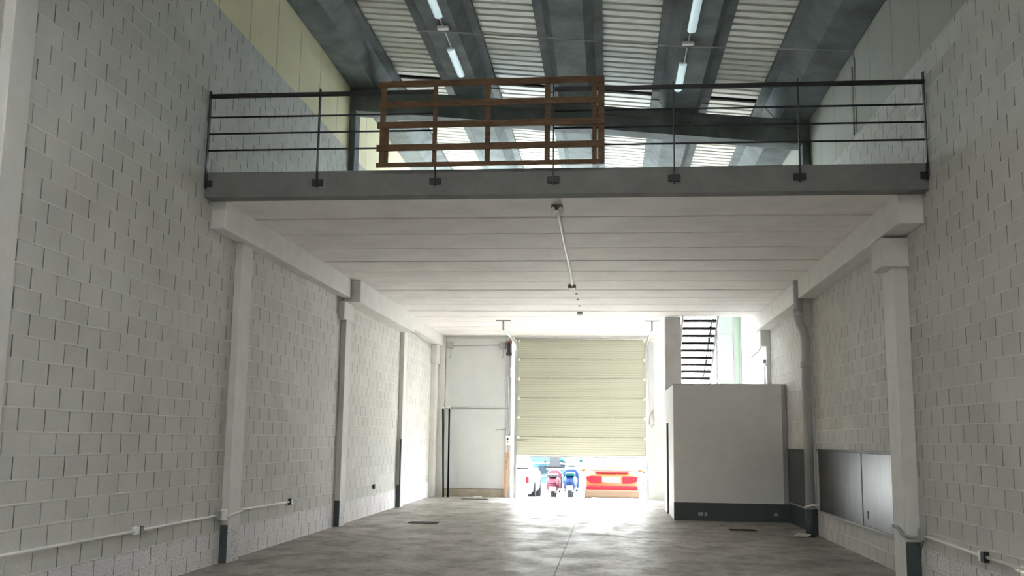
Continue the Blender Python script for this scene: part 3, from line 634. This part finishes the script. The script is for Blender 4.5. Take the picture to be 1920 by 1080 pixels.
for s_ in (-1, 1):
    p = [(cx + s_ * .84, g + .86), (cx + s_ * .80, g + .72), (cx + s_ * .62, g + .66), (cx + s_ * .34, g + .66), (cx + s_ * .34, g + .88), (cx + s_ * .66, g + .89)]
    MB().prism(p if s_ > 0 else p[::-1], 'y', cy0 - .03, cy0 + .16).build('tail_light', M['tail'], car)
    for yy in (cy0 + .75, cy0 + 3.4):
        MB().tube([(cx + s_ * .70, yy, g + .31), (cx + s_ * .90, yy, g + .31)], .31, 20).build('wheel', M['rubber'], car, True)
    m_ = MB(); m_.blob((cx + s_ * 1.0, cy0 + 2.6, g + 1.0), .10, .06, .07, 1, 0); m_.build('mirror', M['carpaint'], car, True)
MB().box(cx - .84, cx + .84, cy0 - .10, cy0 + .12, g + .44, g + .58, .04, 2).build('reflector_strip', M['tail'], car)
MB().box(cx - .88, cx + .88, cy0 - .13, cy0 + .12, g + .20, g + .46, .06, 3).build('rear_bumper', M['bumper'], car)
MB().box(cx - .30, cx + .26, cy0 - .05, cy0, g + .70, g + .83, .01).build('number_plate', M['plate'], car)
MB().box(cx - .55, cx + .55, cy0 - .04, cy0 + .12, g + .98, g + 1.03, .02).build('spoiler_strip', M['tail'], car)
# scooters seen from behind
def scooter(x, y, main, trim, screen, label, grp, lean=0):
    z = gz(y); s = thing('motor_scooter', (x, y, z), label, 'scooter', grp)
    MB().tube([(x - .055, y, z + .24), (x + .055, y, z + .24)], .24, 20).build('rear_wheel', M['rubber'], s, True)
    MB().tube([(x - .05, y + 1.25, z + .24), (x + .05, y + 1.25, z + .24)], .24, 20).build('front_wheel', M['rubber'], s, True)
    def r(yy, hw, z0, z1): return [(x + a * hw, yy, z + c_) for a, c_ in ((.6, z0), (1, z0 + .1), (1, z1 - .08), (.6, z1), (-.6, z1), (-1, z1 - .08), (-1, z0 + .1), (-.6, z0))]
    MB().loft([r(y - .25, .10, .45, .62), r(y - .05, .20, .32, .74), r(y + .35, .22, .25, .72), r(y + .6, .2, .22, .45)]).build('rear_body', M[main], s, True)
    MB().loft([r(y + .58, .2, .2, .32), r(y + .95, .22, .2, .32)]).build('footboard', M[main], s)
    MB().loft([r(y + .92, .24, .25, .85), r(y + 1.08, .17, .45, .98)]).build('front_shield', M[main], s, True)
    MB().box(x - .15, x + .15, y - .2, y + .5, z + .73, z + .82, .03, 2).build('seat', M[trim], s)
    MB().tube([(x - .32, y + .85, z + 1.02), (x - .1, y + .97, z + 1.0), (x + .1, y + .97, z + 1.0), (x + .32, y + .85, z + 1.02)], .022, 8).build('handlebar', M['rubber'], s, True)
    for q in (-1, 1):
        a = MB(); a.blob((x + q * .30, y + .95, z + 1.16), .06, .02, .05, 2, 0); a.build('mirror', M[trim], s, True)
    if screen:
        MB().loft([[(x + a * .2, y + 1.0 + c_ * .08, z + .98 + c_ * .32) for a, c_ in ((-1, 0), (1, 0), (.75, 1), (-.75, 1))], [(x + a * .2, y + 1.02 + c_ * .08, z + .98 + c_ * .32) for a, c_ in ((-1, 0), (1, 0), (.75, 1), (-.75, 1))]]).build('windscreen', M['bikegrey'], s)
    MB().box(x - .09, x + .09, y - .30, y - .27, z + .33, z + .45).build('number_plate', M['plate'], s)
    return s
scooter(-1.72, 31.0, 'bikepink', 'bikegrey', True, 'pink-red scooter with grey windscreen parked outside the door', 'scooters parked outside')
scooter(-1.17, 30.4, 'bikeblue', 'teal', False, 'bright blue scooter parked between the pink one and the car', 'scooters parked outside')
# white car corner at left
wc_ = thing('white_car', (-3.0, 31.6, gz(31.6)), 'white car mostly hidden behind the left door jamb outside', 'car')
def sec2(y, hw, z0, z1):
    q = [(.9, z0), (1, z0 + .1), (1, z1 - .15), (.8, z1)]
    return [(-3.2 + a * hw, y, -.33 + c_) for a, c_ in q] + [(-3.2 - a * hw, y, -.33 + c_) for a, c_ in q[::-1]]
MB().loft([sec2(31.0, .7, .35, .85), sec2(31.15, .84, .25, .98), sec2(32.0, .88, .22, 1.0), sec2(34.5, .88, .22, .95), sec2(35.0, .7, .3, .7)]).build('body', M['carwhite'], wc_, True)
MB().loft([sec2(31.4, .7, .95, 1.0), sec2(31.9, .64, .95, 1.4), sec2(33.0, .64, .95, 1.42), sec2(33.8, .7, .92, 1.0)]).build('cabin', M['carwhite'], wc_, True)
for q, yy in ((-1, 31.7), (1, 31.7), (-1, 34.2), (1, 34.2)): MB().tube([(-3.2 + q * .68, yy, -.03), (-3.2 + q * .90, yy, -.03)], .3, 18).build('wheel', M['rubber'], wc_, True)
MB().box(-2.55, -2.45, 30.98, 31.1, .25, .45, .01).build('tail_light', M['tail'], wc_)
# shrub by the car
sh = thing('shrub', (1.34, 38.5, -.46), 'dark bluish shrub growing right of the parked car', 'shrub')
b = MB(); rs = random.Random(5)
for k in range(160):
    a = rs.uniform(0, 6.28); h_ = rs.uniform(.15, 1.1); rad = rs.uniform(.02, .2)
    c_ = Vector((1.40 + rad * math.cos(a), 38.5 + rad * math.sin(a), -.46 + h_)); d1 = Vector((rs.uniform(-1, 1), rs.uniform(-1, 1), rs.uniform(-.3, 1))).normalized() * .09; d2 = d1.cross(Vector((rs.uniform(-1, 1), rs.uniform(-1, 1), .2))).normalized() * .03
    b.bm.faces.new([b.bm.verts.new(p) for p in (c_ - d1, c_ + d2, c_ + d1, c_ - d2)])
b.build('foliage', M['leaf'], sh); MB().tube([(1.40, 38.5, -.46), (1.40, 38.5, .1), (1.42, 38.5, .5)], [.03, .02, .01], 8).build('stem', M['stick'], sh, True)
